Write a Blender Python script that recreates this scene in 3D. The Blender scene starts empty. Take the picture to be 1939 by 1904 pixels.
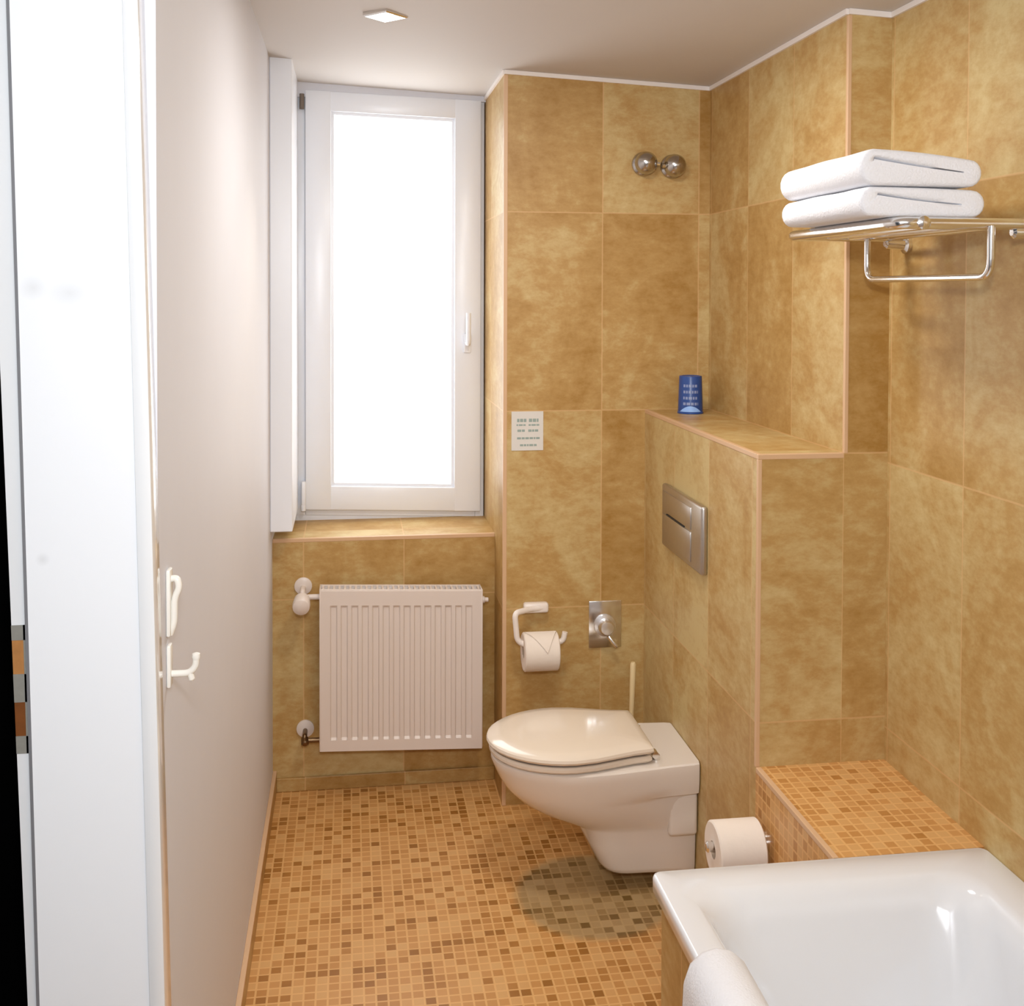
import bpy, bmesh, math, random
from mathutils import Vector, Matrix
C = bpy.context.scene.collection
SC = bpy.context.scene
PI = math.pi
random.seed(7)

# ------------------------------------------------------------------ camera
cam_d = bpy.data.cameras.new('camera'); cam = bpy.data.objects.new('camera', cam_d); C.objects.link(cam)
FPX, W, H = 2100.0, 1939.0, 1904.0
PX, PY = 969.0, 601.35
cam_d.sensor_fit = 'HORIZONTAL'; cam_d.sensor_width = 36.0
cam_d.lens = FPX / W * 36.0
cam_d.shift_x = -(PX - W / 2) / W
cam_d.shift_y = (PY - H / 2) / W
cam_d.clip_start = 0.01
fwd = Vector((0.14431, 0.98927, -0.02301)); rgt = Vector((0.98953, -0.14427, 0.00324)); upv = rgt.cross(fwd)
fwd.normalize(); rgt.normalize(); upv.normalize()
M = Matrix((rgt, upv, -fwd)).transposed().to_4x4()
M.translation = Vector((0.23827, 0.0, 1.55862))
cam.matrix_world = M
SC.camera = cam

# ------------------------------------------------------------------ world, lights, exposure
SC.view_settings.view_transform = 'Standard'; SC.view_settings.look = 'None'
SC.view_settings.gamma = 1.0; SC.view_settings.use_curve_mapping = False
SC.view_settings.exposure = 0.2
wd = bpy.data.worlds.new('world'); SC.world = wd; wd.use_nodes = True
wd.node_tree.nodes['Background'].inputs[0].default_value = (0.8, 0.88, 1.0, 1)
wd.node_tree.nodes['Background'].inputs[1].default_value = 0.05

def area(name, loc, target, sx, sy, power, col):
    l = bpy.data.lights.new(name, 'AREA'); l.shape = 'RECTANGLE'; l.size = sx; l.size_y = sy
    l.energy = power; l.color = col
    o = bpy.data.objects.new(name, l); C.objects.link(o); o.location = loc
    o.rotation_euler = (Vector(target) - Vector(loc)).to_track_quat('-Z', 'Y').to_euler()
    return o
# photographer's flash bounced off the ceiling behind the camera, and one unseen overhead lamp towards the window
area('camera_flash', (0.24, -0.02, 1.86), (0.72, 2.5, 1.1), 0.14, 0.10, 16.5, (0.93, 0.97, 1.0))
area('ceiling_bounce', (0.55, -0.30, 2.12), (0.75, 2.4, 1.0), 0.9, 0.6, 11, (0.93, 0.97, 1.0))
area('ceiling_lamp_rear', (0.66, 2.25, 2.20), (0.66, 2.40, 0.0), 0.24, 0.24, 9, (1.0, 0.965, 0.91))

# ------------------------------------------------------------------ dimensions
YB, YP, YJ, YT, YW = 3.4954, 3.3012, 2.3467, 1.9448, 3.775
XP, XB, XR, XR2, XT = 0.6956, 1.1343, 1.3353, 1.4388, 0.7816
ZS, ZB, ZSILL = 0.5012, 1.2, 0.789
YN = -0.9                      # wall behind the camera
def zc(x): return 2.2233 - 0.05 * (x - XP)

# ------------------------------------------------------------------ material helpers
def s2l(c):
    c = c / 255.0
    return c / 12.92 if c <= 0.04045 else ((c + 0.055) / 1.055) ** 2.4
def rgb(r, g, b): return (s2l(r), s2l(g), s2l(b), 1.0)

def new_mat(name):
    m = bpy.data.materials.new(name); m.use_nodes = True
    nt = m.node_tree; return m, nt, nt.nodes['Principled BSDF']

def mat(name, col, rough=0.5, metal=0.0, coat=0.0, spec=0.5, noise=0.0, nscale=30, bump=0.0, sheen=0.0, sub=0.0):
    m, nt, b = new_mat(name)
    b.inputs['Base Color'].default_value = col; b.inputs['Roughness'].default_value = rough
    b.inputs['Metallic'].default_value = metal; b.inputs['Coat Weight'].default_value = coat
    b.inputs['Coat Roughness'].default_value = 0.05
    b.inputs['Specular IOR Level'].default_value = spec
    b.inputs['Sheen Weight'].default_value = sheen
    if noise or bump:
        tc = nt.nodes.new('ShaderNodeTexCoord')
        n = nt.nodes.new('ShaderNodeTexNoise'); n.inputs['Scale'].default_value = nscale; n.inputs['Detail'].default_value = 4
        nt.links.new(tc.outputs['Object'], n.inputs['Vector'])
        if noise:
            mx = nt.nodes.new('ShaderNodeMix'); mx.data_type = 'RGBA'
            mx.inputs['A'].default_value = tuple(c * (1 - noise) for c in col[:3]) + (1,)
            mx.inputs['B'].default_value = tuple(min(1, c * (1 + noise)) for c in col[:3]) + (1,)
            nt.links.new(n.outputs['Fac'], mx.inputs['Factor']); nt.links.new(mx.outputs['Result'], b.inputs['Base Color'])
        if bump:
            bp = nt.nodes.new('ShaderNodeBump'); bp.inputs['Strength'].default_value = bump; bp.inputs['Distance'].default_value = 0.003
            nt.links.new(n.outputs['Fac'], bp.inputs['Height']); nt.links.new(bp.outputs['Normal'], b.inputs['Normal'])
    return m

def math_n(nt, op, a, b=None, c=None):
    n = nt.nodes.new('ShaderNodeMath'); n.operation = op
    for i, v in enumerate((a, b, c)):
        if v is None: continue
        if isinstance(v, (int, float)): n.inputs[i].default_value = v
        else: nt.links.new(v, n.inputs[i])
    return n.outputs[0]

def face_uv(nt):
    """surface coordinates in metres: (y,z) on walls facing x, (x,z) on walls facing y, (x,y) on floors"""
    g = nt.nodes.new('ShaderNodeNewGeometry')
    sn = nt.nodes.new('ShaderNodeSeparateXYZ'); nt.links.new(g.outputs['True Normal'], sn.inputs[0])
    sp = nt.nodes.new('ShaderNodeSeparateXYZ'); nt.links.new(g.outputs['Position'], sp.inputs[0])
    ax = math_n(nt, 'GREATER_THAN', math_n(nt, 'ABSOLUTE', sn.outputs[0]), 0.6)
    az = math_n(nt, 'GREATER_THAN', math_n(nt, 'ABSOLUTE', sn.outputs[2]), 0.6)
    u = math_n(nt, 'MULTIPLY_ADD', math_n(nt, 'SUBTRACT', sp.outputs[1], sp.outputs[0]), ax, sp.outputs[0])
    v = math_n(nt, 'MULTIPLY_ADD', math_n(nt, 'SUBTRACT', sp.outputs[1], sp.outputs[2]), az, sp.outputs[2])
    salt = math_n(nt, 'ADD', math_n(nt, 'MULTIPLY', ax, 17.0), math_n(nt, 'MULTIPLY', az, 41.0))
    return g.outputs['Position'], u, v, salt, ax

def grid(nt, u, v, ou, ov, w, h, gw):
    """cell ids and a grout mask for a grid of w x h tiles"""
    tu = math_n(nt, 'DIVIDE', math_n(nt, 'SUBTRACT', u, ou), w)
    tv = math_n(nt, 'DIVIDE', math_n(nt, 'SUBTRACT', v, ov), h)
    iu, iv = math_n(nt, 'FLOOR', tu), math_n(nt, 'FLOOR', tv)
    fu = math_n(nt, 'SUBTRACT', tu, iu); fv = math_n(nt, 'SUBTRACT', tv, iv)
    eu = math_n(nt, 'MULTIPLY', math_n(nt, 'MINIMUM', fu, math_n(nt, 'SUBTRACT', 1.0, fu)), w)
    ev = math_n(nt, 'MULTIPLY', math_n(nt, 'MINIMUM', fv, math_n(nt, 'SUBTRACT', 1.0, fv)), h)
    g = math_n(nt, 'LESS_THAN', math_n(nt, 'MINIMUM', eu, ev), gw / 2)
    return iu, iv, g

def mix(nt, fac, a, b):
    mx = nt.nodes.new('ShaderNodeMix'); mx.data_type = 'RGBA'
    for k, v in (('Factor', fac), ('A', a), ('B', b)):
        if isinstance(v, (int, float, tuple)): mx.inputs[k].default_value = v
        else: nt.links.new(v, mx.inputs[k])
    return mx.outputs['Result']

def ramp(nt, fac, stops, interp='LINEAR'):
    r = nt.nodes.new('ShaderNodeValToRGB'); r.color_ramp.interpolation = interp
    el = r.color_ramp.elements
    while len(el) < len(stops): el.new(0.5)
    for e, (p, c) in zip(el, stops): e.position = p; e.color = c
    nt.links.new(fac, r.inputs[0]); return r.outputs[0]

TILE_D, TILE_M, TILE_L = rgb(163, 121, 58), rgb(186, 149, 91), rgb(207, 184, 131)
def tile_mat(name, oux, ouy, oz, w=0.302, h=0.6, seed=0.0, light=0.0):
    m, nt, b = new_mat(name)
    pos, u, v, salt, ax = face_uv(nt)
    ou = math_n(nt, 'MULTIPLY_ADD', ax, ouy - oux, oux)
    iu, iv, g = grid(nt, u, v, ou, oz, w, h, 0.004)
    cv = nt.nodes.new('ShaderNodeCombineXYZ')
    nt.links.new(iu, cv.inputs[0]); nt.links.new(iv, cv.inputs[1]); nt.links.new(math_n(nt, 'ADD', salt, seed), cv.inputs[2])
    wn = nt.nodes.new('ShaderNodeTexWhiteNoise'); wn.noise_dimensions = '3D'; nt.links.new(cv.outputs[0], wn.inputs['Vector'])
    # every tile samples its own patch of stone
    off = nt.nodes.new('ShaderNodeVectorMath'); off.operation = 'MULTIPLY_ADD'
    nt.links.new(wn.outputs['Color'], off.inputs[0]); off.inputs[1].default_value = (9, 9, 9); nt.links.new(pos, off.inputs[2])
    n1 = nt.nodes.new('ShaderNodeTexNoise'); n1.inputs['Scale'].default_value = 4.5; n1.inputs['Detail'].default_value = 7
    n1.inputs['Roughness'].default_value = 0.62; n1.inputs['Distortion'].default_value = 0.8
    n2 = nt.nodes.new('ShaderNodeTexNoise'); n2.inputs['Scale'].default_value = 22; n2.inputs['Detail'].default_value = 8
    n2.inputs['Roughness'].default_value = 0.7
    mp = nt.nodes.new('ShaderNodeMapping'); mp.inputs['Scale'].default_value = (1, 1, 1.9)
    nt.links.new(off.outputs[0], mp.inputs[0])
    nt.links.new(off.outputs[0], n1.inputs['Vector']); nt.links.new(mp.outputs[0], n2.inputs['Vector'])
    f = math_n(nt, 'MULTIPLY_ADD', n2.outputs['Fac'], 0.45, math_n(nt, 'MULTIPLY', n1.outputs['Fac'], 0.62))
    f = math_n(nt, 'ADD', f, math_n(nt, 'MULTIPLY_ADD', wn.outputs['Value'], 0.16, -0.08 + light))
    col = ramp(nt, f, [(0.34, TILE_D), (0.53, TILE_M), (0.72, TILE_L)])
    col = mix(nt, math_n(nt, 'MULTIPLY', g, 0.55), col, rgb(216, 176, 126))
    nt.links.new(col, b.inputs['Base Color'])
    b.inputs['Roughness'].default_value = 0.42; b.inputs['Specular IOR Level'].default_value = 0.35
    bp = nt.nodes.new('ShaderNodeBump'); bp.inputs['Strength'].default_value = 0.12; bp.inputs['Distance'].default_value = 0.002
    nt.links.new(math_n(nt, 'SUBTRACT', n2.outputs['Fac'], g), bp.inputs['Height']); nt.links.new(bp.outputs['Normal'], b.inputs['Normal'])
    return m

def mosaic_mat(name, s=0.0265, patch=False, pale=0.0):
    m, nt, b = new_mat(name)
    pos, u, v, salt, ax = face_uv(nt)
    iu, iv, g = grid(nt, u, v, 0.004, 0.006, s, s, 0.0045)
    cv = nt.nodes.new('ShaderNodeCombineXYZ')
    nt.links.new(iu, cv.inputs[0]); nt.links.new(iv, cv.inputs[1]); nt.links.new(salt, cv.inputs[2])
    wn = nt.nodes.new('ShaderNodeTexWhiteNoise'); wn.noise_dimensions = '3D'; nt.links.new(cv.outputs[0], wn.inputs['Vector'])
    n = nt.nodes.new('ShaderNodeTexNoise'); n.inputs['Scale'].default_value = 5; n.inputs['Detail'].default_value = 5
    nt.links.new(pos, n.inputs['Vector'])
    f = math_n(nt, 'ADD', wn.outputs['Value'], math_n(nt, 'MULTIPLY_ADD', n.outputs['Fac'], 0.5, -0.25 + pale))
    col = ramp(nt, f, [(0.0, rgb(154, 102, 42)), (0.13, rgb(172, 117, 54)), (0.28, rgb(193, 138, 77)), (0.65, rgb(204, 150, 89)), (1.0, rgb(213, 165, 106))])
    col = mix(nt, math_n(nt, 'MULTIPLY', g, 0.8), col, rgb(226, 178, 116))
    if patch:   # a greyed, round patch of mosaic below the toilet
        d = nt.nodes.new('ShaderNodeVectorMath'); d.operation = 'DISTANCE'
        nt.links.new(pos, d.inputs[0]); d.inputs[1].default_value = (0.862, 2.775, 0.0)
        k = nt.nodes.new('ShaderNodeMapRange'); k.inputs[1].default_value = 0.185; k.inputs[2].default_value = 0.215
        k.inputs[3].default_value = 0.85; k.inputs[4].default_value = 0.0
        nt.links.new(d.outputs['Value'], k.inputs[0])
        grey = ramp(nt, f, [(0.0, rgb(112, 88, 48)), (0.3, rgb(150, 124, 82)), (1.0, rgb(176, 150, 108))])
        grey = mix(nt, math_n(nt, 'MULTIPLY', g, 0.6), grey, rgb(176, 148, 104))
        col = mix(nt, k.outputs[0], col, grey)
    nt.links.new(col, b.inputs['Base Color'])
    b.inputs['Roughness'].default_value = 0.38; b.inputs['Specular IOR Level'].default_value = 0.35
    bp = nt.nodes.new('ShaderNodeBump'); bp.inputs['Strength'].default_value = 0.25; bp.inputs['Distance'].default_value = 0.002
    nt.links.new(math_n(nt, 'SUBTRACT', 1.0, g), bp.inputs['Height']); nt.links.new(bp.outputs['Normal'], b.inputs['Normal'])
    return m

def door_paint():
    m, nt, b = new_mat('white_lacquer_smudged')
    g = nt.nodes.new('ShaderNodeNewGeometry')
    tot = None
    for (x, z, rx, rz) in ((-0.126, 1.237, .009, .009), (-0.093, 1.556, .030, .020), (-0.135, 1.562, .018, .016)):
        sp = nt.nodes.new('ShaderNodeSeparateXYZ'); nt.links.new(g.outputs['Position'], sp.inputs[0])
        dx = math_n(nt, 'DIVIDE', math_n(nt, 'SUBTRACT', sp.outputs[0], x), rx)
        dz = math_n(nt, 'DIVIDE', math_n(nt, 'SUBTRACT', sp.outputs[2], z), rz)
        r = math_n(nt, 'SQRT', math_n(nt, 'ADD', math_n(nt, 'MULTIPLY', dx, dx), math_n(nt, 'MULTIPLY', dz, dz)))
        k = math_n(nt, 'MAXIMUM', math_n(nt, 'SUBTRACT', 1.0, r), 0.0)
        tot = k if tot is None else math_n(nt, 'ADD', tot, k)
    col = mix(nt, math_n(nt, 'MULTIPLY', tot, 0.2), rgb(243, 245, 249), rgb(150, 150, 150))
    nt.links.new(col, b.inputs['Base Color']); b.inputs['Roughness'].default_value = 0.3
    return m

M_WALL = mat('white_wall_paint', rgb(222, 223, 231), 0.62, spec=0.22, noise=0.015, nscale=8)
M_CEIL = mat('ceiling_paint', rgb(208, 202, 197), 0.7, noise=0.01, nscale=6)
M_JAMB = door_paint()
M_LACQ = mat('white_gloss_lacquer', rgb(235, 236, 238), 0.18, coat=0.6)
M_UPVC = mat('white_plastic_profile', rgb(238, 241, 248), 0.3)
M_RADI = mat('radiator_enamel', rgb(228, 216, 208), 0.35)
M_CERA = mat('cream_ceramic', rgb(232, 222, 212), 0.12, coat=0.4)
M_LID = mat('cream_seat_plastic', rgb(234, 220, 203), 0.16, coat=0.3)
M_TUB = mat('white_enamel', rgb(230, 231, 234), 0.1, coat=0.5)
M_CHROME = mat('chrome', (0.84, 0.84, 0.84, 1), 0.16, metal=1.0)
M_KNOB = mat('satin_nickel', (0.52, 0.50, 0.48, 1), 0.2, metal=1.0)
M_STEEL = mat('brushed_steel', (0.55, 0.52, 0.49, 1), 0.34, metal=1.0, noise=0.06, nscale=120)
M_BRASS = mat('aged_brass', rgb(132, 108, 82), 0.35, metal=1.0)
M_PAPER = mat('soft_white_paper', rgb(238, 226, 214), 0.9, noise=0.02, nscale=60, bump=0.15)
M_PLAST = mat('white_hard_plastic', rgb(240, 230, 222), 0.3)
M_HOOK = mat('ivory_hook_plastic', rgb(236, 233, 226), 0.25)
M_TOWEL = mat('white_terry', rgb(236, 236, 240), 0.95, noise=0.03, nscale=260, bump=0.5)
M_TRIM = mat('beige_edge_strip', rgb(214, 176, 138), 0.4)
M_CAULK = mat('white_sealant', rgb(240, 232, 226), 0.5)
M_BLACK = mat('hall_darkness_black', (0.0015, 0.0015, 0.0015, 1), 0.9, spec=0.0)
M_DARK = mat('dark_gap', (0.02, 0.018, 0.016, 1), 0.7)
M_RUBB = mat('grey_rubber_seal', rgb(120, 120, 124), 0.6)
M_WOOD = mat('bare_wood_in_latch_hole', rgb(178, 122, 66), 0.6, noise=0.25, nscale=90)
M_WOOD2 = mat('dark_wood_in_latch_hole', rgb(120, 66, 16), 0.6, noise=0.3, nscale=90)
M_LATCH = mat('grey_zinc_plate', rgb(152, 150, 142), 0.5, metal=0.25, noise=0.12, nscale=160)
M_BRUSH = mat('cream_brush_plastic', rgb(232, 208, 160), 0.35)
M_CARD = mat('cardboard_core', rgb(190, 168, 146), 0.9)
M_CUP = mat('blue_cup', rgb(40, 74, 142), 0.3)
M_CUPL = mat('pale_blue_print', rgb(150, 190, 250), 0.35)
M_CUPT = mat('light_print', rgb(140, 152, 190), 0.4)
M_NOTE = mat('laminated_white_card', rgb(222, 218, 212), 0.25)
M_INK = mat('faded_green_grey_ink', rgb(150, 166, 160), 0.5)
M_GAP = mat('warm_grey', rgb(120, 108, 98), 0.6)

def emit_mat(name, col, strength):
    m, nt, b = new_mat(name)
    b.inputs['Base Color'].default_value = col
    b.inputs['Emission Color'].default_value = col; b.inputs['Emission Strength'].default_value = strength
    b.inputs['Roughness'].default_value = 0.25
    return m
M_PANE = emit_mat('daylit_frosted_glass', (0.94, 0.97, 1.0, 1), 3.2)
M_BULB = emit_mat('lit_halogen', (1.0, 0.93, 0.80, 1), 14.0)

# ------------------------------------------------------------------ mesh helpers
def BM(): return bmesh.new()

def box(bm, x0, x1, y0, y1, z0, z1, bevel=0.0, seg=2):
    t = bmesh.new(); r = bmesh.ops.create_cube(t, size=1.0)
    for v in t.verts:
        v.co = Vector((x0 if v.co.x < 0 else x1, y0 if v.co.y < 0 else y1, z0 if v.co.z < 0 else z1))
    if bevel: bmesh.ops.bevel(t, geom=t.edges[:], offset=bevel, segments=seg, profile=0.5, affect='EDGES')
    bmesh.ops.recalc_face_normals(t, faces=t.faces[:]); join(bm, t); return bm

def join(bm, t):
    me = bpy.data.meshes.new('tmp'); t.to_mesh(me); t.free(); bm.from_mesh(me); bpy.data.meshes.remove(me)

def rings(bm, rows, closed=True, cap0=True, cap1=True):
    """skin a list of point rings"""
    vs = [[bm.verts.new(p) for p in r] for r in rows]
    n = len(rows[0])
    for a, b in zip(vs, vs[1:]):
        for i in range(n if closed else n - 1):
            j = (i + 1) % n
            bm.faces.new((a[i], a[j], b[j], b[i]))
    if cap0: bm.faces.new(vs[0][::-1])
    if cap1: bm.faces.new(vs[-1])
    bmesh.ops.recalc_face_normals(bm, faces=bm.faces[:]); return bm

def tube(bm, path, r, n=14, caps=True):
    path = [Vector(p) for p in path]
    t = bmesh.new(); rows = []; nrm = None
    for i, p in enumerate(path):
        d = (path[min(i + 1, len(path) - 1)] - path[max(i - 1, 0)]).normalized()
        if nrm is None:
            nrm = d.orthogonal().normalized()
        else:
            nrm = (nrm - d * nrm.dot(d)).normalized()
        bn = d.cross(nrm); rr = r[i] if isinstance(r, (list, tuple)) else r
        rows.append([p + (nrm * math.cos(2 * PI * k / n) + bn * math.sin(2 * PI * k / n)) * rr for k in range(n)])
    rings(t, rows, True, caps, caps); join(bm, t); return bm

def rounded(pts, r, seg=5):
    """polyline with rounded corners"""
    pts = [Vector(p) for p in pts]; out = [pts[0]]
    for a, b, c in zip(pts, pts[1:], pts[2:]):
        ra = min(r, (a - b).length * 0.49, (c - b).length * 0.49)
        p0 = b + (a - b).normalized() * ra; p1 = b + (c - b).normalized() * ra
        for k in range(seg + 1):
            t = k / seg
            out.append(p0 * (1 - t) ** 2 + b * 2 * t * (1 - t) + p1 * t * t)
    out.append(pts[-1]); return out

def lathe(bm, prof, origin, axis, n=28, cap0=True, cap1=True):
    """profile (distance along axis, radius)"""
    ax = Vector(axis).normalized(); a = ax.orthogonal().normalized(); b = ax.cross(a); o = Vector(origin)
    t = bmesh.new()
    rings(t, [[o + ax * h + (a * math.cos(2 * PI * k / n) + b * math.sin(2 * PI * k / n)) * r for k in range(n)] for h, r in prof], True, cap0, cap1)
    join(bm, t); return bm

def shear(bm, k, x0):
    for v in bm.verts: v.co.z += k * (v.co.x - x0)
    return bm

def smooth(o, ang=35):
    for p in o.data.polygons: p.use_smooth = True
    o.data.set_sharp_from_angle(angle=math.radians(ang))

def root_loc(o):
    l = Vector((0, 0, 0))
    while o: l += o.location; o = o.parent
    return l

def obj(name, bm, m, parent=None, base=None, sm=True, ang=35):
    """link a bmesh built in world coordinates as ONE object"""
    me = bpy.data.meshes.new(name); o = bpy.data.objects.new(name, me); C.objects.link(o)
    off = root_loc(parent) if parent else Vector(base or (0, 0, 0))
    bmesh.ops.translate(bm, verts=bm.verts[:], vec=-off)
    bm.to_mesh(me); bm.free()
    if parent: o.parent = parent
    else: o.location = off
    me.materials.append(m)
    if sm: smooth(o, ang)
    return o

def thing(name, label, cat, loc, group=None):
    o = bpy.data.objects.new(name, None); C.objects.link(o); o.location = loc; o.empty_display_size = 0.05
    o['label'] = label; o['category'] = cat
    if group: o['group'] = group
    return o
def tag(o, label, cat, group=None):
    o['label'] = label; o['category'] = cat
    if group: o['group'] = group
    return o
def struct(name, bm, m, label=None, cat=None, sm=False):
    o = obj(name, bm, m, sm=sm); o['kind'] = 'structure'
    if label: o['label'] = label
    if cat: o['category'] = cat
    return o
def sempty(name, loc, label, cat):
    o = bpy.data.objects.new(name, None); C.objects.link(o); o.location = loc; o.empty_display_size = 0.05
    o['kind'] = 'structure'; o['label'] = label; o['category'] = cat; return o

def wallbox(x0, x1, y0, y1, z0, z1=None):
    """a wall block; without z1 its top follows the slightly sloping ceiling"""
    bm = box(BM(), x0, x1, y0, y1, z0, 9.0 if z1 is None else z1)
    if z1 is None:
        for v in bm.verts:
            if v.co.z > 5: v.co.z = zc(v.co.x) + 0.0
    return bm

# ------------------------------------------------------------------ room shell
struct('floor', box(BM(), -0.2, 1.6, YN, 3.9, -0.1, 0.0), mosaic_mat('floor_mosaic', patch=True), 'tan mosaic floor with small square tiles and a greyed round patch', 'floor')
bm = box(BM(), -0.2, 1.6, YN - 0.1, 3.9, 5.0, 6.0)
for v in bm.verts: v.co.z = zc(v.co.x) + (0.0 if v.co.z < 5.5 else 0.1)
struct('ceiling', bm, M_CEIL, 'plain white ceiling over the bathroom', 'ceiling')

bm = wallbox(-0.125, 0.0, 1.432, 3.9, 0.0)
struct('wall_left', bm, M_WALL, 'smooth white painted wall with two hooks, left of the window', 'wall')
bm = wallbox(-0.2, 0.0, YN, 0.5, 0.0)
struct('wall_left_front', bm, M_WALL, 'white wall on the near side of the doorway', 'wall')
bm = wallbox(-0.2, 0.0, 0.5, 1.432, 2.06)
struct('wall_left_lintel', bm, M_WALL, 'white wall over the doorway', 'wall')
struct('wall_front', wallbox(-0.2, 1.6, YN - 0.1, YN, 0.0), M_WALL, 'white wall behind the camera', 'wall')
struct('wall_hall', box(BM(), -1.4, -0.215, 1.75, 1.85, -0.1, 2.4), M_BLACK, 'hallway past the door frame, its darkness painted black', 'wall')  # hall darkness is put into the colour: a flat black panel

struct('wall_back', wallbox(0.0, XP, YB, 3.9, 0.0, ZSILL), tile_mat('tile_under_window', 0.095, YB, 0.6, w=0.312, seed=3), 'low ochre tiled wall under the window behind the radiator', 'wall')
struct('wall_back_lintel', wallbox(0.0, XP, YW - 0.012, 3.9, 2.205), M_WALL, 'narrow white band of wall above the window', 'wall')
struct('wall_pier', wallbox(XP, XR, YP, 3.9, 0.0), tile_mat('tile_pier', 0.998, YP, 0.0, w=0.3025, seed=1), 'ochre stone tiled wall between the window and the right corner', 'wall')
struct('wall_right_rear', wallbox(XR, 1.6, YJ, 3.9, 0.0), tile_mat('tile_right_rear', XB, 2.967, 0.0, w=0.317, seed=5), 'ochre tiled wall above the cistern ledge', 'wall')
struct('wall_right', wallbox(XR2, 1.6, YN, YJ, 0.0), tile_mat('tile_right', XR, 2.034, 1.177 - 1.2, w=0.300, seed=9, light=0.05), 'pale ochre tiled wall beside the bathtub, carrying the towel shelf', 'wall')
struct('wall_cistern', box(BM(), XB, XR, YJ, YP, 0.0, ZB), tile_mat('tile_cistern', XR, 2.685, 0.0, w=0.302, seed=12, light=0.07), 'waist-high tiled cistern boxing behind the toilet with a ledge on top', 'wall')
M_MOS2 = mosaic_mat('step_mosaic', s=0.0245, pale=0.16)
struct('wall_step', box(BM(), XB, XR2, YT, YJ, 0.0, ZS), M_MOS2, 'mosaic covered step between the bathtub and the cistern boxing', 'step')
struct('wall_tub_apron', box(BM(), XT + 0.018, XT + 0.045, 0.3, YT - 0.012, 0.0, 0.466), tile_mat('tile_apron', 0.8, 0.3, -0.13, w=0.302, seed=20), 'ochre tiled apron below the bathtub rim', 'wall')

# skirting tiles
M_SKIRT = tile_mat('tile_skirting', 0.1, 0.1, -0.3, w=0.31, h=0.9, seed=31)
struct('baseboard_left', box(BM(), 0.0, 0.012, 1.5, YB, 0.0, 0.058, 0.002), M_SKIRT, 'low ochre tile skirting along the white left wall', 'skirting')
struct('baseboard_back', box(BM(), 0.012, XP, YB - 0.01, YB, 0.0, 0.042, 0.002), M_SKIRT, 'low ochre tile skirting under the radiator', 'skirting')

# white sealant line where tiles meet the ceiling
def strip_top(bm, x0, y0, x1, y1, t=0.006, h=0.013):
    xa, xb_ = min(x0, x1), max(x0, x1); ya, yb_ = min(y0, y1), max(y0, y1)
    if xb_ - xa < 1e-6: xa, xb_ = xa - t, xb_
    else: ya = ya - t
    t2 = box(BM(), xa, xb_, ya, yb_, 5.0, 6.0)
    for v in t2.verts: v.co.z = zc(v.co.x) + (-h if v.co.z < 5.5 else -0.0005)
    join(bm, t2)
bm = BM()
strip_top(bm, XP, YP, XR, YP); strip_top(bm, XP, YP, XP, YW)
strip_top(bm, XR, YJ, XR, YP); strip_top(bm, XR, YJ, XR2, YJ); strip_top(bm, XR2, YN, XR2, YJ)
struct('trim_1', bm, M_CAULK, 'thin white sealant line between tiled walls and ceiling', 'trim')
# beige edge profiles on outer tile corners
e = 0.011
def edge(n, x0, x1, y0, y1, z0, z1, label):
    struct('trim_%d' % n, box(BM(), x0, x1, y0, y1, z0, z1, 0.0015), M_TRIM, label, 'trim')
struct('trim_10', box(BM(), 0.0, 0.0125, 1.5, YB, 0.0575, 0.065, 0.002), M_TRIM, 'pale top edge of the tile skirting along the white left wall', 'trim')
edge(2, XP - 0.001, XP + e, YP - 0.001, YP + e, 0, zc(XP) - 0.014, 'beige corner strip on the left edge of the tiled pier')
edge(3, XR - 0.001, XR + e * 0.8, YJ - 0.001, YJ + e * 0.8, ZB, zc(XR) - 0.014, 'beige corner strip above the cistern ledge')
edge(4, XB - 0.001, XB + e * 0.8, YJ - 0.001, YJ + e * 0.8, ZS, ZB - e, 'beige corner strip on the front edge of the cistern boxing')
edge(5, XB - 0.001, XB + e, YJ + e, YP, ZB - e, ZB + 0.001, 'beige strip along the long edge of the cistern ledge')
edge(6, XB - 0.001, XR, YJ - 0.001, YJ + e, ZB - e, ZB + 0.001, 'beige strip along the front edge of the cistern ledge')
edge(7, 0.0, XP, YB - 0.001, YB + e, ZSILL - e, ZSILL + 0.001, 'beige strip along the front edge of the window sill')
edge(8, XB - 0.001, XB + e, YT, YJ - 0.002, ZS - e, ZS + 0.001, 'beige strip along the left edge of the mosaic step')

# white pipe boxing left of the window
bm = box(BM(), 0.0, 0.066, 3.40, YW + 0.02, 0.832, 9.0, 0.003)
for v in bm.verts:
    if v.co.z > 5: v.co.z = zc(v.co.x)
struct('trim_9', bm, M_UPVC, 'white vertical boxing between the left wall and the window', 'trim')

# ------------------------------------------------------------------ window
KW = -0.034; XWC = 0.38
def wbox(bm, *a, **k): return box(bm, *a, **k)
win = sempty('window_1', (0.38, YW, ZSILL), 'tall narrow white window with one frosted pane glowing with daylight', 'window')
F0, F1 = 0.045, 0.693
bm = BM()
yf0, yf1 = YW, YW + 0.07
wbox(bm, F0, F0 + 0.045, yf0, yf1, 0.797, 2.235, bevel=0.003)
wbox(bm, F1 - 0.03, F1, yf0, yf1, 0.797, 2.235, bevel=0.003)
wbox(bm, F0 + 0.045, F1 - 0.03, yf0, yf1, 2.205, 2.235, bevel=0.003)
wbox(bm, F0 + 0.045, F1 - 0.03, yf0, yf1, 0.797, 0.826, bevel=0.003)
shear(bm, KW, XWC); box(bm, F0, F1, YW + 0.004, YW + 0.06, 0.787, 0.818, 0.002)
obj('outer_frame', bm, M_UPVC, win)
S0, S1, SZ0, SZ1 = 0.0907, 0.680, 0.818, 2.219
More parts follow.
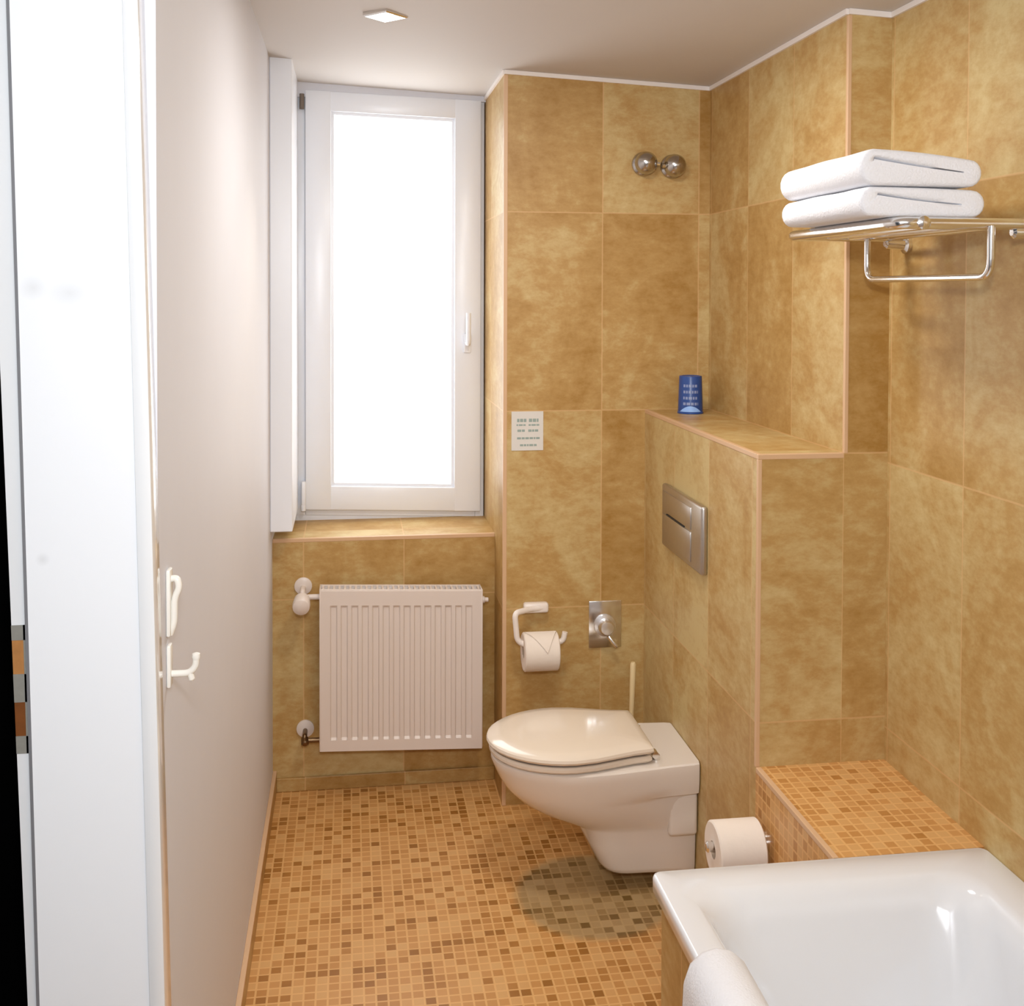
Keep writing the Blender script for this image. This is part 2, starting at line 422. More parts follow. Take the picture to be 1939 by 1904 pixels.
G0, G1, GZ0, GZ1 = 0.176, 0.590, 0.899, 2.153
bm = BM(); ys0, ys1 = YW - 0.018, YW + 0.055
wbox(bm, S0, G0, ys0, ys1, SZ0, SZ1, bevel=0.004); wbox(bm, G1, S1, ys0, ys1, SZ0, SZ1, bevel=0.004)
wbox(bm, G0 - .004, G1 + .004, ys0 + .0005, ys1 - .0005, GZ1, SZ1 - .0005, bevel=0.004); wbox(bm, G0 - .004, G1 + .004, ys0 + .0005, ys1 - .0005, SZ0 + .0005, GZ0, bevel=0.004)
sash = obj('sash', shear(bm, KW, XWC), M_UPVC, win)
bm = BM(); gb = 0.010
wbox(bm, G0, G0 + gb, YW - 0.006, YW + 0.02, GZ0, GZ1); wbox(bm, G1 - gb, G1, YW - 0.006, YW + 0.02, GZ0, GZ1)
wbox(bm, G0 + gb, G1 - gb, YW - 0.006, YW + 0.02, GZ0, GZ0 + gb); wbox(bm, G0 + gb, G1 - gb, YW - 0.006, YW + 0.02, GZ1 - gb, GZ1)
obj('glazing_bead', shear(bm, KW, XWC), M_UPVC, sash)
obj('pane', shear(box(BM(), G0 - 0.004, G1 + 0.004, YW + 0.012, YW + 0.018, GZ0 - 0.004, GZ1 + 0.004), KW, XWC), M_PANE, sash)
bm = BM()
box(bm, 0.620, 0.646, ys0 - 0.009, ys0, 1.352, 1.418, 0.004)
h = obj('handle', bm, M_UPVC, sash)
bm = BM(); tube(bm, rounded([(0.633, ys0 - 0.005, 1.385), (0.633, ys0 - 0.045, 1.385), (0.633, ys0 - 0.045, 1.488)], 0.014), [0.0085] * 6 + [0.0085] * 2, 12)
obj('lever', bm, M_UPVC, h)
bm = BM(); lathe(bm, [(0, .008), (.05, .008)], (0.080, YW - 0.012, 2.165), (0, 0, 1), 14); obj('hinge', bm, M_GAP, win)
bm = BM(); box(bm, 0.078, 0.092, YW - 0.03, YW - 0.0, 0.845, 0.925, 0.004); lathe(bm, [(0, .008), (.02, .008)], (0.084, YW - 0.022, 0.826), (0, 0, 1), 14)
obj('hinge', bm, M_UPVC, win)

# ------------------------------------------------------------------ doorway on the left
KJ = -0.022
def jsh(bm):
    for v in bm.verts: v.co.x += KJ * (v.co.z - 1.3)
    return bm
door = sempty('door_1', (-0.1, 1.40, 0.0), 'white door frame at the left edge with a steel latch plate', 'door')
obj('jamb_panel', jsh(box(BM(), -0.146, -0.018, 1.388, 1.400, 0.0, 2.06)), M_JAMB, door, sm=False)
obj('casing', jsh(box(BM(), -0.018, 0.0005, 1.385, 1.431, 0.0, 2.06, 0.0015)), M_LACQ, door)
bm = box(BM(), -0.190, -0.149, 1.392, 1.400, 0.0, 2.06)
for v in bm.verts:                      # the outer edge of the rebate leans a little
    v.co.x = (-0.168 - 0.034 * (v.co.z - 1.3)) if v.co.x < -0.17 else v.co.x + KJ * (v.co.z - 1.3)
obj('rebate', bm, M_LACQ, door, sm=False)
obj('seal', jsh(box(BM(), -0.1495, -0.146, 1.387, 1.393, 0.0, 2.06)), M_RUBB, door, sm=False)
bm = BM()
LZ6 = (1.003, 1.024, 1.065, 1.099, 1.140, 1.158)
def lat(bm, x0, x1, y, za, zb):
    t = box(BM(), x0, x1, y, 1.3925, za, zb)
    for v in t.verts: v.co.x = (-0.168 - 0.034 * (v.co.z - 1.3)) if v.co.x < -0.164 else v.co.x + KJ * (v.co.z - 1.3)
    join(bm, t)
for a, b_ in ((0, 1), (2, 3), (4, 5)): lat(bm, -0.168, -0.1498, 1.3905, LZ6[a], LZ6[b_])
lat(bm, -0.1528, -0.1498, 1.3905, LZ6[0], LZ6[5])
pl = obj('latch_plate', bm, M_LATCH, door, sm=False)
for a, b_, m_ in ((3, 4, M_WOOD), (1, 2, M_WOOD2)):
    bm = BM(); lat(bm, -0.168, -0.1528, 1.3912, LZ6[a], LZ6[b_]); obj('latch_hole', bm, m_, pl, sm=False)

# ------------------------------------------------------------------ wall hooks (left wall)
def hook_base(bm, y, z, w=0.022, h=0.085): box(bm, 0.0, 0.006, y - w / 2, y + w / 2, z - h / 2, z + h / 2, 0.0025)
hk = thing('wall_hook', 'upper white hook on the left wall, its arm folded flat', 'hook', (0.0, 1.50, 1.11))
bm = BM(); hook_base(bm, 1.50, 1.150, 0.022, 0.088); obj('back_plate', bm, M_HOOK, hk)
bm = BM(); tube(bm, rounded([(0.004, 1.50, 1.180), (0.013, 1.498, 1.182), (0.0165, 1.497, 1.170), (0.010, 1.497, 1.155), (0.0095, 1.497, 1.122), (0.004, 1.499, 1.108)], 0.010), 0.0045, 12)
obj('arm', bm, M_HOOK, hk)
hk = thing('wall_hook', 'lower white hook on the left wall, its arm sticking out with a knob end', 'hook', (0.0, 1.50, 1.03))
bm = BM(); hook_base(bm, 1.50, 1.066, 0.018, 0.056); obj('back_plate', bm, M_HOOK, hk)
bm = BM(); tube(bm, rounded([(0.003, 1.50, 1.0545), (0.028, 1.50, 1.0545), (0.0365, 1.50, 1.063), (0.037, 1.50, 1.076)], 0.010), 0.0045, 12)
lathe(bm, [(-.005, .0015), (-.0035, .005), (0, .0058), (.0035, .005), (.005, .0015)], (0.037, 1.50, 1.0765), (0, 0, 1), 14)
lathe(bm, [(0, .0042), (.009, .0042), (.012, .0015)], (0.029, 1.50, 1.055), (0.3, 0, -1), 12)
obj('arm', bm, M_HOOK, hk)

# ------------------------------------------------------------------ radiator
RX0, RX1, RZ0, RZ1, RY = 0.147, 0.645, 0.148, 0.640, 3.398
KR = -0.035
rad = thing('radiator', 'white fluted panel radiator hanging under the window', 'radiator', (0.396, 3.44, 0.148))
bm = BM(); NF = 14; x0 = RX0 + 0.026; pit = (RX1 - RX0 - 0.052) / NF
xs = [(RX0, 0), (RX0 + 0.004, 0)]
for i in range(NF):
    b0 = x0 + i * pit
    for fx, d in ((0.16, 0), (0.27, 1), (0.73, 1), (0.84, 0)): xs.append((b0 + fx * pit, d))
xs += [(RX1 - 0.004, 0), (RX1, 0)]
zs_ = [(RZ0, 0), (RZ0 + 0.034, 0), (RZ0 + 0.041, 1), (RZ1 - 0.051, 1), (RZ1 - 0.044, 0), (RZ1, 0)]
rows = []
for z, dz in zs_: rows.append([(x, RY + 0.0058 * dx * dz, z) for x, dx in xs])
rings(bm, rows, False, False, False)
for f in bm.faces:
    f.normal_update()
    if f.normal.y > 0: f.normal_flip()
g = bmesh.ops.extrude_face_region(bm, geom=bm.faces[:])
bmesh.ops.translate(bm, verts=[v for v in g['geom'] if isinstance(v, bmesh.types.BMVert)], vec=(0, 0.012, 0))
bmesh.ops.recalc_face_normals(bm, faces=bm.faces[:])
obj('front_panel', shear(bm, KR, 0.396), M_RADI, rad, ang=20)
bm = BM(); box(bm, RX0, RX1, RY + 0.055, RY + 0.067, RZ0, RZ1, 0.002); obj('rear_panel', shear(bm, KR, 0.396), M_RADI, rad)
for sx in (RX0 - 0.001, RX1 - 0.003):
    bm = BM(); box(bm, sx, sx + 0.004, RY - 0.001, RY + 0.068, RZ0 + 0.004, RZ1 + 0.004, 0.0012); obj('side_cover', shear(bm, KR, 0.396), M_RADI, rad)
bm = BM()
box(bm, RX0 + 0.003, RX1 - 0.003, RY + 0.003, RY + 0.012, RZ1 - 0.001, RZ1 + 0.004, 0.001)
box(bm, RX0 + 0.003, RX1 - 0.003, RY + 0.055, RY + 0.066, RZ1 - 0.001, RZ1 + 0.004, 0.001)
for i in range(30):
    xx = RX0 + 0.010 + i * (RX1 - RX0 - 0.020) / 29
    box(bm, xx - 0.003, xx + 0.003, RY + 0.011, RY + 0.056, RZ1 - 0.001, RZ1 + 0.003)
obj('top_grille', shear(bm, KR, 0.396), M_RADI, rad, sm=False)
for sx in (RX0 + 0.07, RX1 - 0.09):
    bm = BM(); box(bm, sx, sx + 0.025, RY + 0.066, YB, RZ0 + 0.05, RZ1 - 0.06, 0.002)
    obj('wall_bracket', shear(bm, KR, 0.396), M_RADI, rad)
bm = BM(); lathe(bm, [(-0.004, .011), (.008, .011), (.010, .007), (.02, .007), (.022, .003)], (RX1, RY + 0.02, RZ1 - 0.032), (1, 0, 0), 14)
obj('air_vent', shear(bm, KR, 0.396), M_RADI, rad)
# thermostat valve
bm = BM(); tube(bm, rounded([(0.094, YB - 0.002, 0.638), (0.094, 3.435, 0.638), (0.094, 3.435, 0.622), (RX0 + 0.004, 3.435, 0.622)], 0.008), 0.0085, 14)
lathe(bm, [(0, .013), (.018, .013)], (0.086, 3.435, 0.622), (1, 0, 0), 16)
v1 = obj('valve_pipe', bm, M_RADI, rad)
bm = BM(); lathe(bm, [(0, .027), (-.006, .027), (-.010, .016)], (0.094, YB, 0.642), (0, 1, 0), 28); obj('wall_rosette', bm, M_RADI, v1)
bm = BM(); lathe(bm, [(0.008, .014), (.016, .024), (.05, .027), (.062, .025), (.068, .014), (.069, .004)], (0.094, 3.435, 0.622), (-0.03, -1, -0.25), 28)
obj('thermostat_head', bm, M_RADI, v1)
# lockshield valve
bm = BM(); tube(bm, rounded([(0.100, YB - 0.002, 0.190), (0.100, 3.44, 0.190), (0.100, 3.44, 0.177), (RX0 + 0.004, 3.44, 0.177)], 0.008), 0.0075, 14)
lathe(bm, [(0, .011), (.020, .012), (.024, .008)], (0.100, 3.445, 0.182), (0.1, -1, -0.55), 14)
v2 = obj('return_valve', bm, M_BRASS, rad)
bm = BM(); lathe(bm, [(0, .027), (-.006, .027), (-.010, .014)], (0.100, YB, 0.194), (0, 1, 0), 28); obj('wall_rosette', bm, M_RADI, v2)

# ------------------------------------------------------------------ things on the pier
nt_ = thing('notice_card', 'small white laminated notice with faint print on the tiled pier', 'notice', (0.767, YP, 1.08))
obj('card', box(BM(), 0.720, 0.817, YP - 0.002, YP, 1.081, 1.199), M_NOTE, nt_, sm=False)
bm = BM(); rnd = random.Random(3)
for (zz, segs, hh) in ((1.172, ((.737, .766), (.773, .805)), .010), (1.158, ((.735, .763), (.772, .807)), .005), (1.141, ((.738, .764), (.771, .806)), .007), (1.118, ((.737, .806),), .006), (1.097, ((.746, .797),), .006)):
    for a, b_ in segs:
        x = a
        while x < b_ - 0.004:
            w_ = min(rnd.uniform(0.005, 0.013), b_ - x); box(bm, x, x + w_, YP - 0.0024, YP - 0.0018, zz - hh / 2, zz + hh / 2); x += w_ + 0.002
obj('print', bm, M_INK, nt_, sm=False)

# toilet paper holder
YH = YP - 0.068
hd = thing('toilet_paper_holder', 'white bent-tube toilet paper holder on the tiled pier', 'paper holder', (0.79, YP, 0.51))
bm = BM(); box(bm, 0.756, 0.832, YP - 0.030, YP, 0.592, 0.622, 0.008, 3); obj('wall_mount', bm, M_PLAST, hd)
bm = BM(); tube(bm, rounded([(0.812, YP - 0.022, 0.607), (0.775, YP - 0.030, 0.607), (0.722, YH, 0.607), (0.729, YH, 0.528), (0.745, YH, 0.513), (0.868, YH, 0.516), (0.874, YH, 0.545)], 0.016), 0.0085, 14)
obj('arm', bm, M_PLAST, hd)
def paper_roll(root, centre, axis, L, R, r0, flap=False):
    ax = Vector(axis).normalized(); c = Vector(centre)
    bm = BM(); h = L / 2
    lathe(bm, [(-h, r0), (-h, R - .004), (-h + .003, R), (h - .003, R), (h, R - .004), (h, r0), (-h, r0)], c, ax, 40, False, False)
    bmesh.ops.remove_doubles(bm, verts=bm.verts[:], dist=1e-5)
    obj('paper', bm, M_PAPER, root)
    bm = BM(); lathe(bm, [(-h + .001, r0), (h - .001, r0), (h - .001, r0 - .0015), (-h + .001, r0 - .0015), (-h + .001, r0)], c, ax, 24, False, False)
    obj('core', bm, M_CARD, root)
rl = thing('toilet_roll', 'toilet roll with a folded tip hanging on the white holder', 'toilet roll', (0.799, YH, 0.430))
RC = Vector((0.799, YH, 0.490)); RR = 0.057
paper_roll(rl, RC, (1, 0, 0), 0.104, RR, 0.020)
bm = BM(); N = 12            # the folded pointed end lying on the front of the roll
rows = []
for i in range(N + 1):
    a = math.radians(95 + 72 * i / N); k = 1 - i / N
    rr_ = RR + 0.001
    rows.append([RC + Vector((-0.046 + (0.014 + 0.092) * 0.5 * 0 + s * 0, 0, 0)) + Vector(((x_) * k + 0.012 * (1 - k) + 0.0, rr_ * math.cos(a) * 1.0, rr_ * math.sin(a))) for x_, s in ((0.000, 0), (0.092, 0))])
for r_ in rows:
    mid = 0.010
for i, r_ in enumerate(rows):
    k = 1 - i / N; w_ = 0.046 * k + 0.0008
    for j, sgn in enumerate((-1, 1)): r_[j].x = RC.x + 0.012 * (1 - k) + sgn * w_
rings(bm, rows, False, False, False)
g = bmesh.ops.extrude_face_region(bm, geom=bm.faces[:])
for v in [q for q in g['geom'] if isinstance(q, bmesh.types.BMVert)]:
    d = Vector((0, v.co.y - RC.y, v.co.z - RC.z)).normalized(); v.co += d * 0.0032
bmesh.ops.recalc_face_normals(bm, faces=bm.faces[:])
obj('folded_tip', bm, M_PAPER, rl)

# chrome valve plate
vp = thing('shutoff_valve', 'square chrome wall plate with a round knob right of the paper holder', 'valve', (1.011, YP, 0.47))
obj('plate', box(BM(), 0.960, 1.062, YP - 0.006, YP, 0.472, 0.616, 0.002), M_CHROME, vp)
bm = BM(); lathe(bm, [(0, .034), (.010, .033), (.012, .024), (.034, .023), (.040, .019), (.042, .006)], (1.009, YP - 0.006, 0.542), (0, -1, 0), 32)
kn = obj('knob', bm, mat('satin_chrome', (0.86, 0.87, 0.9, 1), 0.3, metal=1.0), vp)
bm = BM(); tube(bm, [(1.020, YP - 0.020, 0.510), (1.030, YP - 0.030, 0.495), (1.042, YP - 0.032, 0.482)], [.008, .007, .006], 12); obj('lever', bm, M_CHROME, kn)

# two round chrome valve covers high on the pier
for i, (x, z, lab) in enumerate(((1.1235, 1.950, 'round chrome valve knob high on the pier, the left of the pair'), (1.2135, 1.944, 'round chrome valve knob high on the pier, the right of the pair'))):
    t = thing('valve_knob', lab, 'valve', (x, YP, z), 'chrome valve knobs high on the pier')
    bm = BM(); lathe(bm, [(0, .036), (.004, .037), (.010, .034), (.016, .024), (.018, .015)], (x, YP, z), (0, -1, 0), 36); obj('rosette', bm, M_KNOB, t)
    bm = BM(); lathe(bm, [(.012, .016), (.016, .026), (.024, .0325), (.034, .035), (.044, .033), (.054, .027), (.062, .017), (.066, .006), (.0665, .001)], (x, YP, z), (0, -1, 0), 36)
    kb = obj('knob', bm, M_KNOB, t)
    bm = BM(); sx = 1 if i == 0 else -1
    tube(bm, [(x + sx * .028, YP - .040, z - .002), (x + sx * .042, YP - .042, z - .003)], [.006, .005], 10); obj('pin', bm, M_CHROME, kb)

# blue cup on the ledge
cx, cy = 1.243, 3.190
cup = thing('cup', 'blue cup with pale print standing on the cistern ledge in the corner', 'cup', (cx, cy, ZB))
def cup_r(z): return 0.0375 - 0.055 * (z - ZB) * 0.6 + (0.003 if z - ZB < 0.004 else 0)
bm = BM(); lathe(bm, [(0, .0385), (.004, .0385), (.006, .0368), (.108, .0335), (.111, .0325), (.1115, .028), (.1095, .026)], (cx, cy, ZB + 0.0005), (0, 0, 1), 40)
cb = obj('body', bm, M_CUP, cup)
def cyl_patch(bm, a0, a1, zlo, zhi, n=10):
    rows = []
    for k in range(2):
        row = []
        for i in range(n + 1):
            t_ = i / n; a = a0 + (a1 - a0) * t_; z = (zlo, zhi)[k]; z = z(t_) if callable(z) else z
            r = .0370 - (z - .006) * (.0368 - .0335) / .102 + .0004
            row.append((cx + r * math.sin(a), cy - r * math.cos(a), ZB + 0.0005 + z))
        row and rows.append(row)
    rings(bm, rows, False, False, False)
aoff = -0.30
bm = BM()
for zz in (.083, .065, .047, .030):
    a = -0.62
    while a < 0.62:
        w_ = random.uniform(.12, .3); cyl_patch(bm, aoff + a, aoff + min(a + w_, .66), zz - .004, zz + .004, 4); a += w_ + .07
obj('print', bm, M_CUPT, cb)
bm = BM(); cyl_patch(bm, aoff - 0.95, aoff + 0.95, lambda t: 0.0062, lambda t: 0.0064 + 0.017 * math.sin(PI * t), 18); obj('printed_arc', bm, M_CUPL, cb)

# ------------------------------------------------------------------ toilet
YC = 2.872
toi = thing('toilet', 'cream wall-hung toilet with closed lid on the cistern boxing', 'toilet', (XB, YC, 0.05))
def outline(xf, hw, xc, hwb, xb, z, n=20, rb=0.012, p=2.0):
    """half egg front, straight sides to a flat back"""
    pts = []
    for i in range(n + 1):                   # front arc from +y side to -y side
        a = PI / 2 + PI * i / n
        ca, sa = math.cos(a), math.sin(a)
        pts.append((xc + (xc - xf) * math.copysign(abs(ca) ** (2 / p), ca), YC + hw * math.copysign(abs(sa) ** (2 / p), sa), z))
    for t in (0.25, 0.5, 0.75, 0.94):
        s = t * t * (3 - 2 * t); pts.append((xc + (xb - xc) * t, YC - (hw + (hwb - hw) * s), z))
    pts.append((xb - 0.002, YC - hwb + 0.004, z)); pts.append((xb, YC - hwb + rb, z)); pts.append((xb, YC + hwb - rb, z)); pts.append((xb - 0.002, YC + hwb - 0.004, z))
    for t in (0.94, 0.75, 0.5, 0.25):
        s = t * t * (3 - 2 * t); pts.append((xc + (xb - xc) * t, YC + (hw + (hwb - hw) * s), z))
    return pts
bm = BM(); XK = XB - 0.0015
SL = [(.044, .905, .088, .98, .100, 3), (.048, .893, .094, .975, .103, 3), (.060, .884, .098, .97, .106, 3), (.120, .853, .103, .955, .109, 3),
      (.160, .830, .106, .945, .111, 2.6), (.170, .800, .109, .935, .113, 2.2), (.181, .765, .116, .925, .115, 2), (.200, .720, .128, .91, .118, 2), (.225, .680, .142, .89, .120, 2),
      (.250, .653, .153, .87, .121, 2), (.259, .645, .156, .865, .122, 2), (.266, .640, .158, .86, .137, 2), (.290, .625, .165, .85, .141, 2), (.320, .611, .171, .84, .142, 2), (.336, .605, .174, .835, .142, 2),
      (.3425, .606, .173, .835, .141, 2), (.346, .611, .168, .835, .137, 2)]
rings(bm, [outline(xf, hw, xc, hwb, XK, z, p=pp) for z, xf, hw, xc, hwb, pp in SL])
obj('bowl', bm, M_CERA, toi, ang=38)
bm = BM(); box(bm, 1.055, XK - 0.001, YC - 0.125, YC - 0.100, .150, .262, 0.010, 3); obj('mounting_cover', bm, M_CERA, toi)
bm = BM(); box(bm, 1.055, XK - 0.001, YC + 0.100, YC + 0.125, .150, .262, 0.010, 3); obj('mounting_cover', bm, M_CERA, toi)
bm = BM(); box(bm, 1.036, 1.064, YC - 0.1185, YC - 0.105, .226, .246, 0.003); obj('fixing_slot', bm, M_DARK, toi)
def egg(xf, hw, xc, xb, hwb, z): return outline(xf, hw, xc, hwb, xb, z, rb=0.03)
bm = BM()
rings(bm, [egg(.614, .158, .80, 1.002, .118, .3465), egg(.607, .168, .80, 1.006, .126, .350), egg(.601, .174, .80, 1.010, .130, .356), egg(.601, .174, .80, 1.010, .130, .362), egg(.606, .169, .80, 1.006, .126, .3665)])
obj('seat', bm, M_LID, toi)
bm = BM(); rings(bm, [egg(.612, .163, .80, 1.000, .121, .3655), egg(.612, .163, .80, 1.000, .121, .3735)]); obj('gap_ring', bm, M_GAP, toi)  # grey ring drawn in for the gap line between seat and lid
bm = BM()
rings(bm, [egg(.606, .169, .80, 1.006, .126, .3715), egg(.598, .177, .80, 1.012, .131, .3755), egg(.594, .180, .80, 1.014, .133, .381), egg(.596, .178, .80, 1.013, .131, .3875), egg(.604, .170, .80, 1.008, .124, .3925),
           egg(.635, .140, .80, .990, .105, .3965), egg(.70, .085, .80, .93, .065, .3995)])
obj('lid', bm, M_LID, toi)
for s in (-1, 1):
    bm = BM(); lathe(bm, [(-.012, .009), (.012, .009)], (1.022, YC + s * 0.098, 0.3605), (0, 1, 0), 16); lathe(bm, [(0, .011), (.012, .010)], (1.026, YC + s * 0.098, 0.3455), (0, 0, 1), 16)
    obj('hinge', bm, M_CHROME, toi)

# toilet brush in the corner behind the toilet
bx, by = 1.074, 3.228
tb = thing('toilet_brush', 'cream toilet brush handle rising behind the toilet in the corner', 'toilet brush', (bx, by, 0.0))
bm = BM(); lathe(bm, [(0, .048), (.004, .050), (.11, .046), (.112, .043), (.01, .044)], (bx, by, 0.0), (0, 0, 1), 28); obj('holder', bm, M_BRUSH, tb)
bm = BM(); tube(bm, [(bx, by, .10), (bx + .004, by, .30), (bx + .008, by, .440), (bx + .008, by, .446)], [.0075, .0075, .009, .006], 12); obj('handle', bm, M_BRUSH, tb)
bm = BM(); lathe(bm, [(.02, .02), (.03, .034), (.09, .034), (.1, .015)], (bx, by, 0.0), (0, 0, 1), 20); obj('bristle_head', bm, M_BRUSH, tb)

# flush plate
fp = thing('flush_plate', 'brushed steel dual flush plate on the cistern boxing above the toilet', 'flush plate', (XB, 2.865, 0.84))
obj('plate', box(BM(), XB - 0.018, XB, 2.690, 3.050, 0.842, 1.018, 0.007, 3), M_STEEL, fp)
bm = BM(); box(bm, XB - 0.0205, XB - 0.017, 2.775, 3.032, 0.942, 1.000, 0.001); obj('small_button', bm, M_STEEL, fp)
bm = BM(); box(bm, XB - 0.0205, XB - 0.017, 2.775, 3.032, 0.858, 0.936, 0.001); obj('large_button', bm, M_STEEL, fp)
obj('button_gap', box(BM(), XB - 0.0210, XB - 0.0178, 2.83, 2.995, 0.9375, 0.9405), M_DARK, fp, sm=False)

# spare roll on a wall peg by the step
SY, SZ = 2.288, 0.360
pg = thing('spare_roll_holder', 'small chrome peg holding the spare toilet roll beside the mosaic step', 'roll holder', (XB, SY, SZ))
bm = BM(); tube(bm, [(XB, SY, SZ), (1.010, SY, SZ)], 0.010, 14); obj('peg', bm, M_CHROME, pg)
bm = BM(); lathe(bm, [(0, .024), (.005, .024), (.007, .014)], (XB, SY, SZ), (-1, 0, 0), 24); obj('flange', bm, M_CHROME, pg)
bm = BM(); lathe(bm, [(0, .011), (.006, .012), (.010, .008), (.011, .002)], (1.010, SY, SZ), (-1, 0, 0), 18); obj('end_cap', bm, M_CHROME, pg)
sr = thing('toilet_roll', 'full spare toilet roll on its side between the toilet and the mosaic step', 'toilet roll', (1.068, SY, SZ - 0.06))
paper_roll(sr, (1.068, SY, SZ - 0.008), (1, 0, 0), 0.104, 0.060, 0.019)

# ------------------------------------------------------------------ bathtub
def rrect(x0, x1, y0, y1, r, z, n=8):
    pts = []
    for (cx_, cy_, a0) in ((x1 - r, y1 - r, 0), (x0 + r, y1 - r, PI / 2), (x0 + r, y0 + r, PI), (x1 - r, y0 + r, 3 * PI / 2)):
        for k in range(n + 1):
            a = a0 + PI / 2 * k / n; pts.append((cx_ + r * math.cos(a), cy_ + r * math.sin(a), z))
    return pts
tub = thing('bathtub', 'white enamel bathtub along the right wall with a broad flat rim', 'bathtub', (1.11, 1.1, 0.0))
bm = BM(); y0t = 0.30; X0, X1, Y1 = XT, XR2 - 0.001, YT - 0.001; TZ = 0.503
rings(bm, [rrect(X0 + .006, X1, y0t, Y1, .012, .470), rrect(X0, X1, y0t, Y1, .016, .474), rrect(X0, X1, y0t, Y1, .016, TZ - .007), rrect(X0 + .002, X1, y0t, Y1 - .001, .015, TZ - .002), rrect(X0 + .007, X1 - .004, y0t, Y1 - .004, .013, TZ),
           rrect(X0 + .050, X1 - .070, y0t + .06, Y1 - .066, .05, TZ - .001), rrect(X0 + .058, X1 - .080, y0t + .066, Y1 - .078, .07, TZ - .005), rrect(X0 + .066, X1 - .090, y0t + .07, Y1 - .092, .085, TZ - .018),
           rrect(X0 + .074, X1 - .098, y0t + .08, Y1 - .110, .095, TZ - .05), rrect(X0 + .086, X1 - .108, y0t + .10, Y1 - .15, .11, TZ - .15), rrect(X0 + .102, X1 - .122, y0t + .14, Y1 - .215, .12, TZ - .29),
           rrect(X0 + .122, X1 - .140, y0t + .18, Y1 - .265, .12, TZ - .355), rrect(X0 + .165, X1 - .185, y0t + .23, Y1 - .33, .10, TZ - .385), rrect(X0 + .23, X1 - .25, y0t + .34, Y1 - .48, .06, TZ - .39)], cap0=False)
obj('basin', bm, M_TUB, tub, ang=60)
for fx, fy, fz in ((XT + .30, 0.85, .112), (XR2 - .33, 0.85, .112), (XT + .30, 1.40, .112), (XR2 - .33, 1.40, .112)):
    bm = BM(); box(bm, fx - .02, fx + .02, fy - .02, fy + .02, 0.0, fz, .004); obj('foot', bm, M_DARK, tub)

# white bath mat folded over the tub rim
bm = BM()
prof_o = [(0.752, 0.30), (0.750, 0.42), (0.752, 0.485), (0.760, 0.512), (0.778, 0.530), (0.803, 0.537), (0.828, 0.531), (0.848, 0.514), (0.862, 0.490), (0.872, 0.44), (0.884, 0.36), (0.893, 0.30)]
prof_i = [(0.872, 0.298), (0.864, 0.36), (0.853, 0.43), (0.842, 0.478), (0.832, 0.5045), (0.815, 0.5065), (0.795, 0.5065), (0.781, 0.506), (0.7785, 0.485), (0.7775, 0.42), (0.777, 0.36), (0.776, 0.30)]
rows = []
for i, (yy, sh) in enumerate(((1.655, .012), (1.650, .004), (1.64, .0), (1.50, 0), (1.30, 0), (1.1, 0), (0.96, 0), (0.955, .004))):
    row = []
    cxm, czm = 0.81, 0.50
    for (x, z) in prof_o:
        q = Vector((x, z)); c_ = Vector((0.812 if z > .49 else x + (0.012 if x < .8 else -0.012), 0.507 if z > .49 else z)); d = (c_ - q)
        if d.length > 1e-6: q += d.normalized() * sh
        row.append((q.x + 0.003 * math.sin(9 * yy + z * 20), yy, q.y))
    for (x, z) in prof_i: row.append((x, yy, z))
    rows.append(row)
rings(bm, rows)
mt = obj('bath_mat', bm, M_TOWEL, None, base=(0.80, 1.3, 0.506), ang=70)
tag(mt, 'white bath mat towel folded over the left rim of the bathtub', 'bath mat')

# ------------------------------------------------------------------ towel shelf on the right wall
SX, SY0, SY1, SZ_ = 1.168, 1.795, 2.262, 1.680
sh = thing('towel_shelf', 'chrome towel shelf with a hanging rail on the right wall', 'towel shelf', (XR2, 2.03, 1.66))
bm = BM(); tube(bm, rounded([(XR2 - 0.004, SY1, SZ_), (SX, SY1, SZ_), (SX, SY0, SZ_), (XR2 - 0.004, SY0, SZ_)], 0.03, 6), 0.0105, 14); obj('frame', bm, M_CHROME, sh)
for k in range(5):
    x = SX + 0.042 + k * 0.045
    bm = BM(); tube(bm, [(x, SY0, SZ_ - 0.001), (x, SY1, SZ_ - 0.001)], 0.0065, 10); obj('slat_rod', bm, M_CHROME, sh)
for y in (SY1 + 0.004, SY0 + 0.004):
    bm = BM(); lathe(bm, [(0, .021), (.008, .021), (.012, .013), (.05, .011), (.054, .006)], (XR2, y, SZ_ - 0.014), (-1, 0, 0), 24); obj('wall_bracket', bm, M_CHROME, sh)
bm = BM(); lathe(bm, [(0, .012), (.006, .012), (.010, .006)], (SX + 0.045, SY0 - 0.006, SZ_), (0, -1, 0), 18); obj('end_cap', bm, M_CHROME, sh)
bx_ = 1.338
bm = BM(); tube(bm, rounded([(bx_, 2.250, SZ_ - 0.004), (bx_, 2.250, 1.588), (bx_, 1.785, 1.588), (bx_, 1.785, SZ_ - 0.004)], 0.032, 6), 0.0068, 14); obj('hanging_rail', bm, M_CHROME, sh)

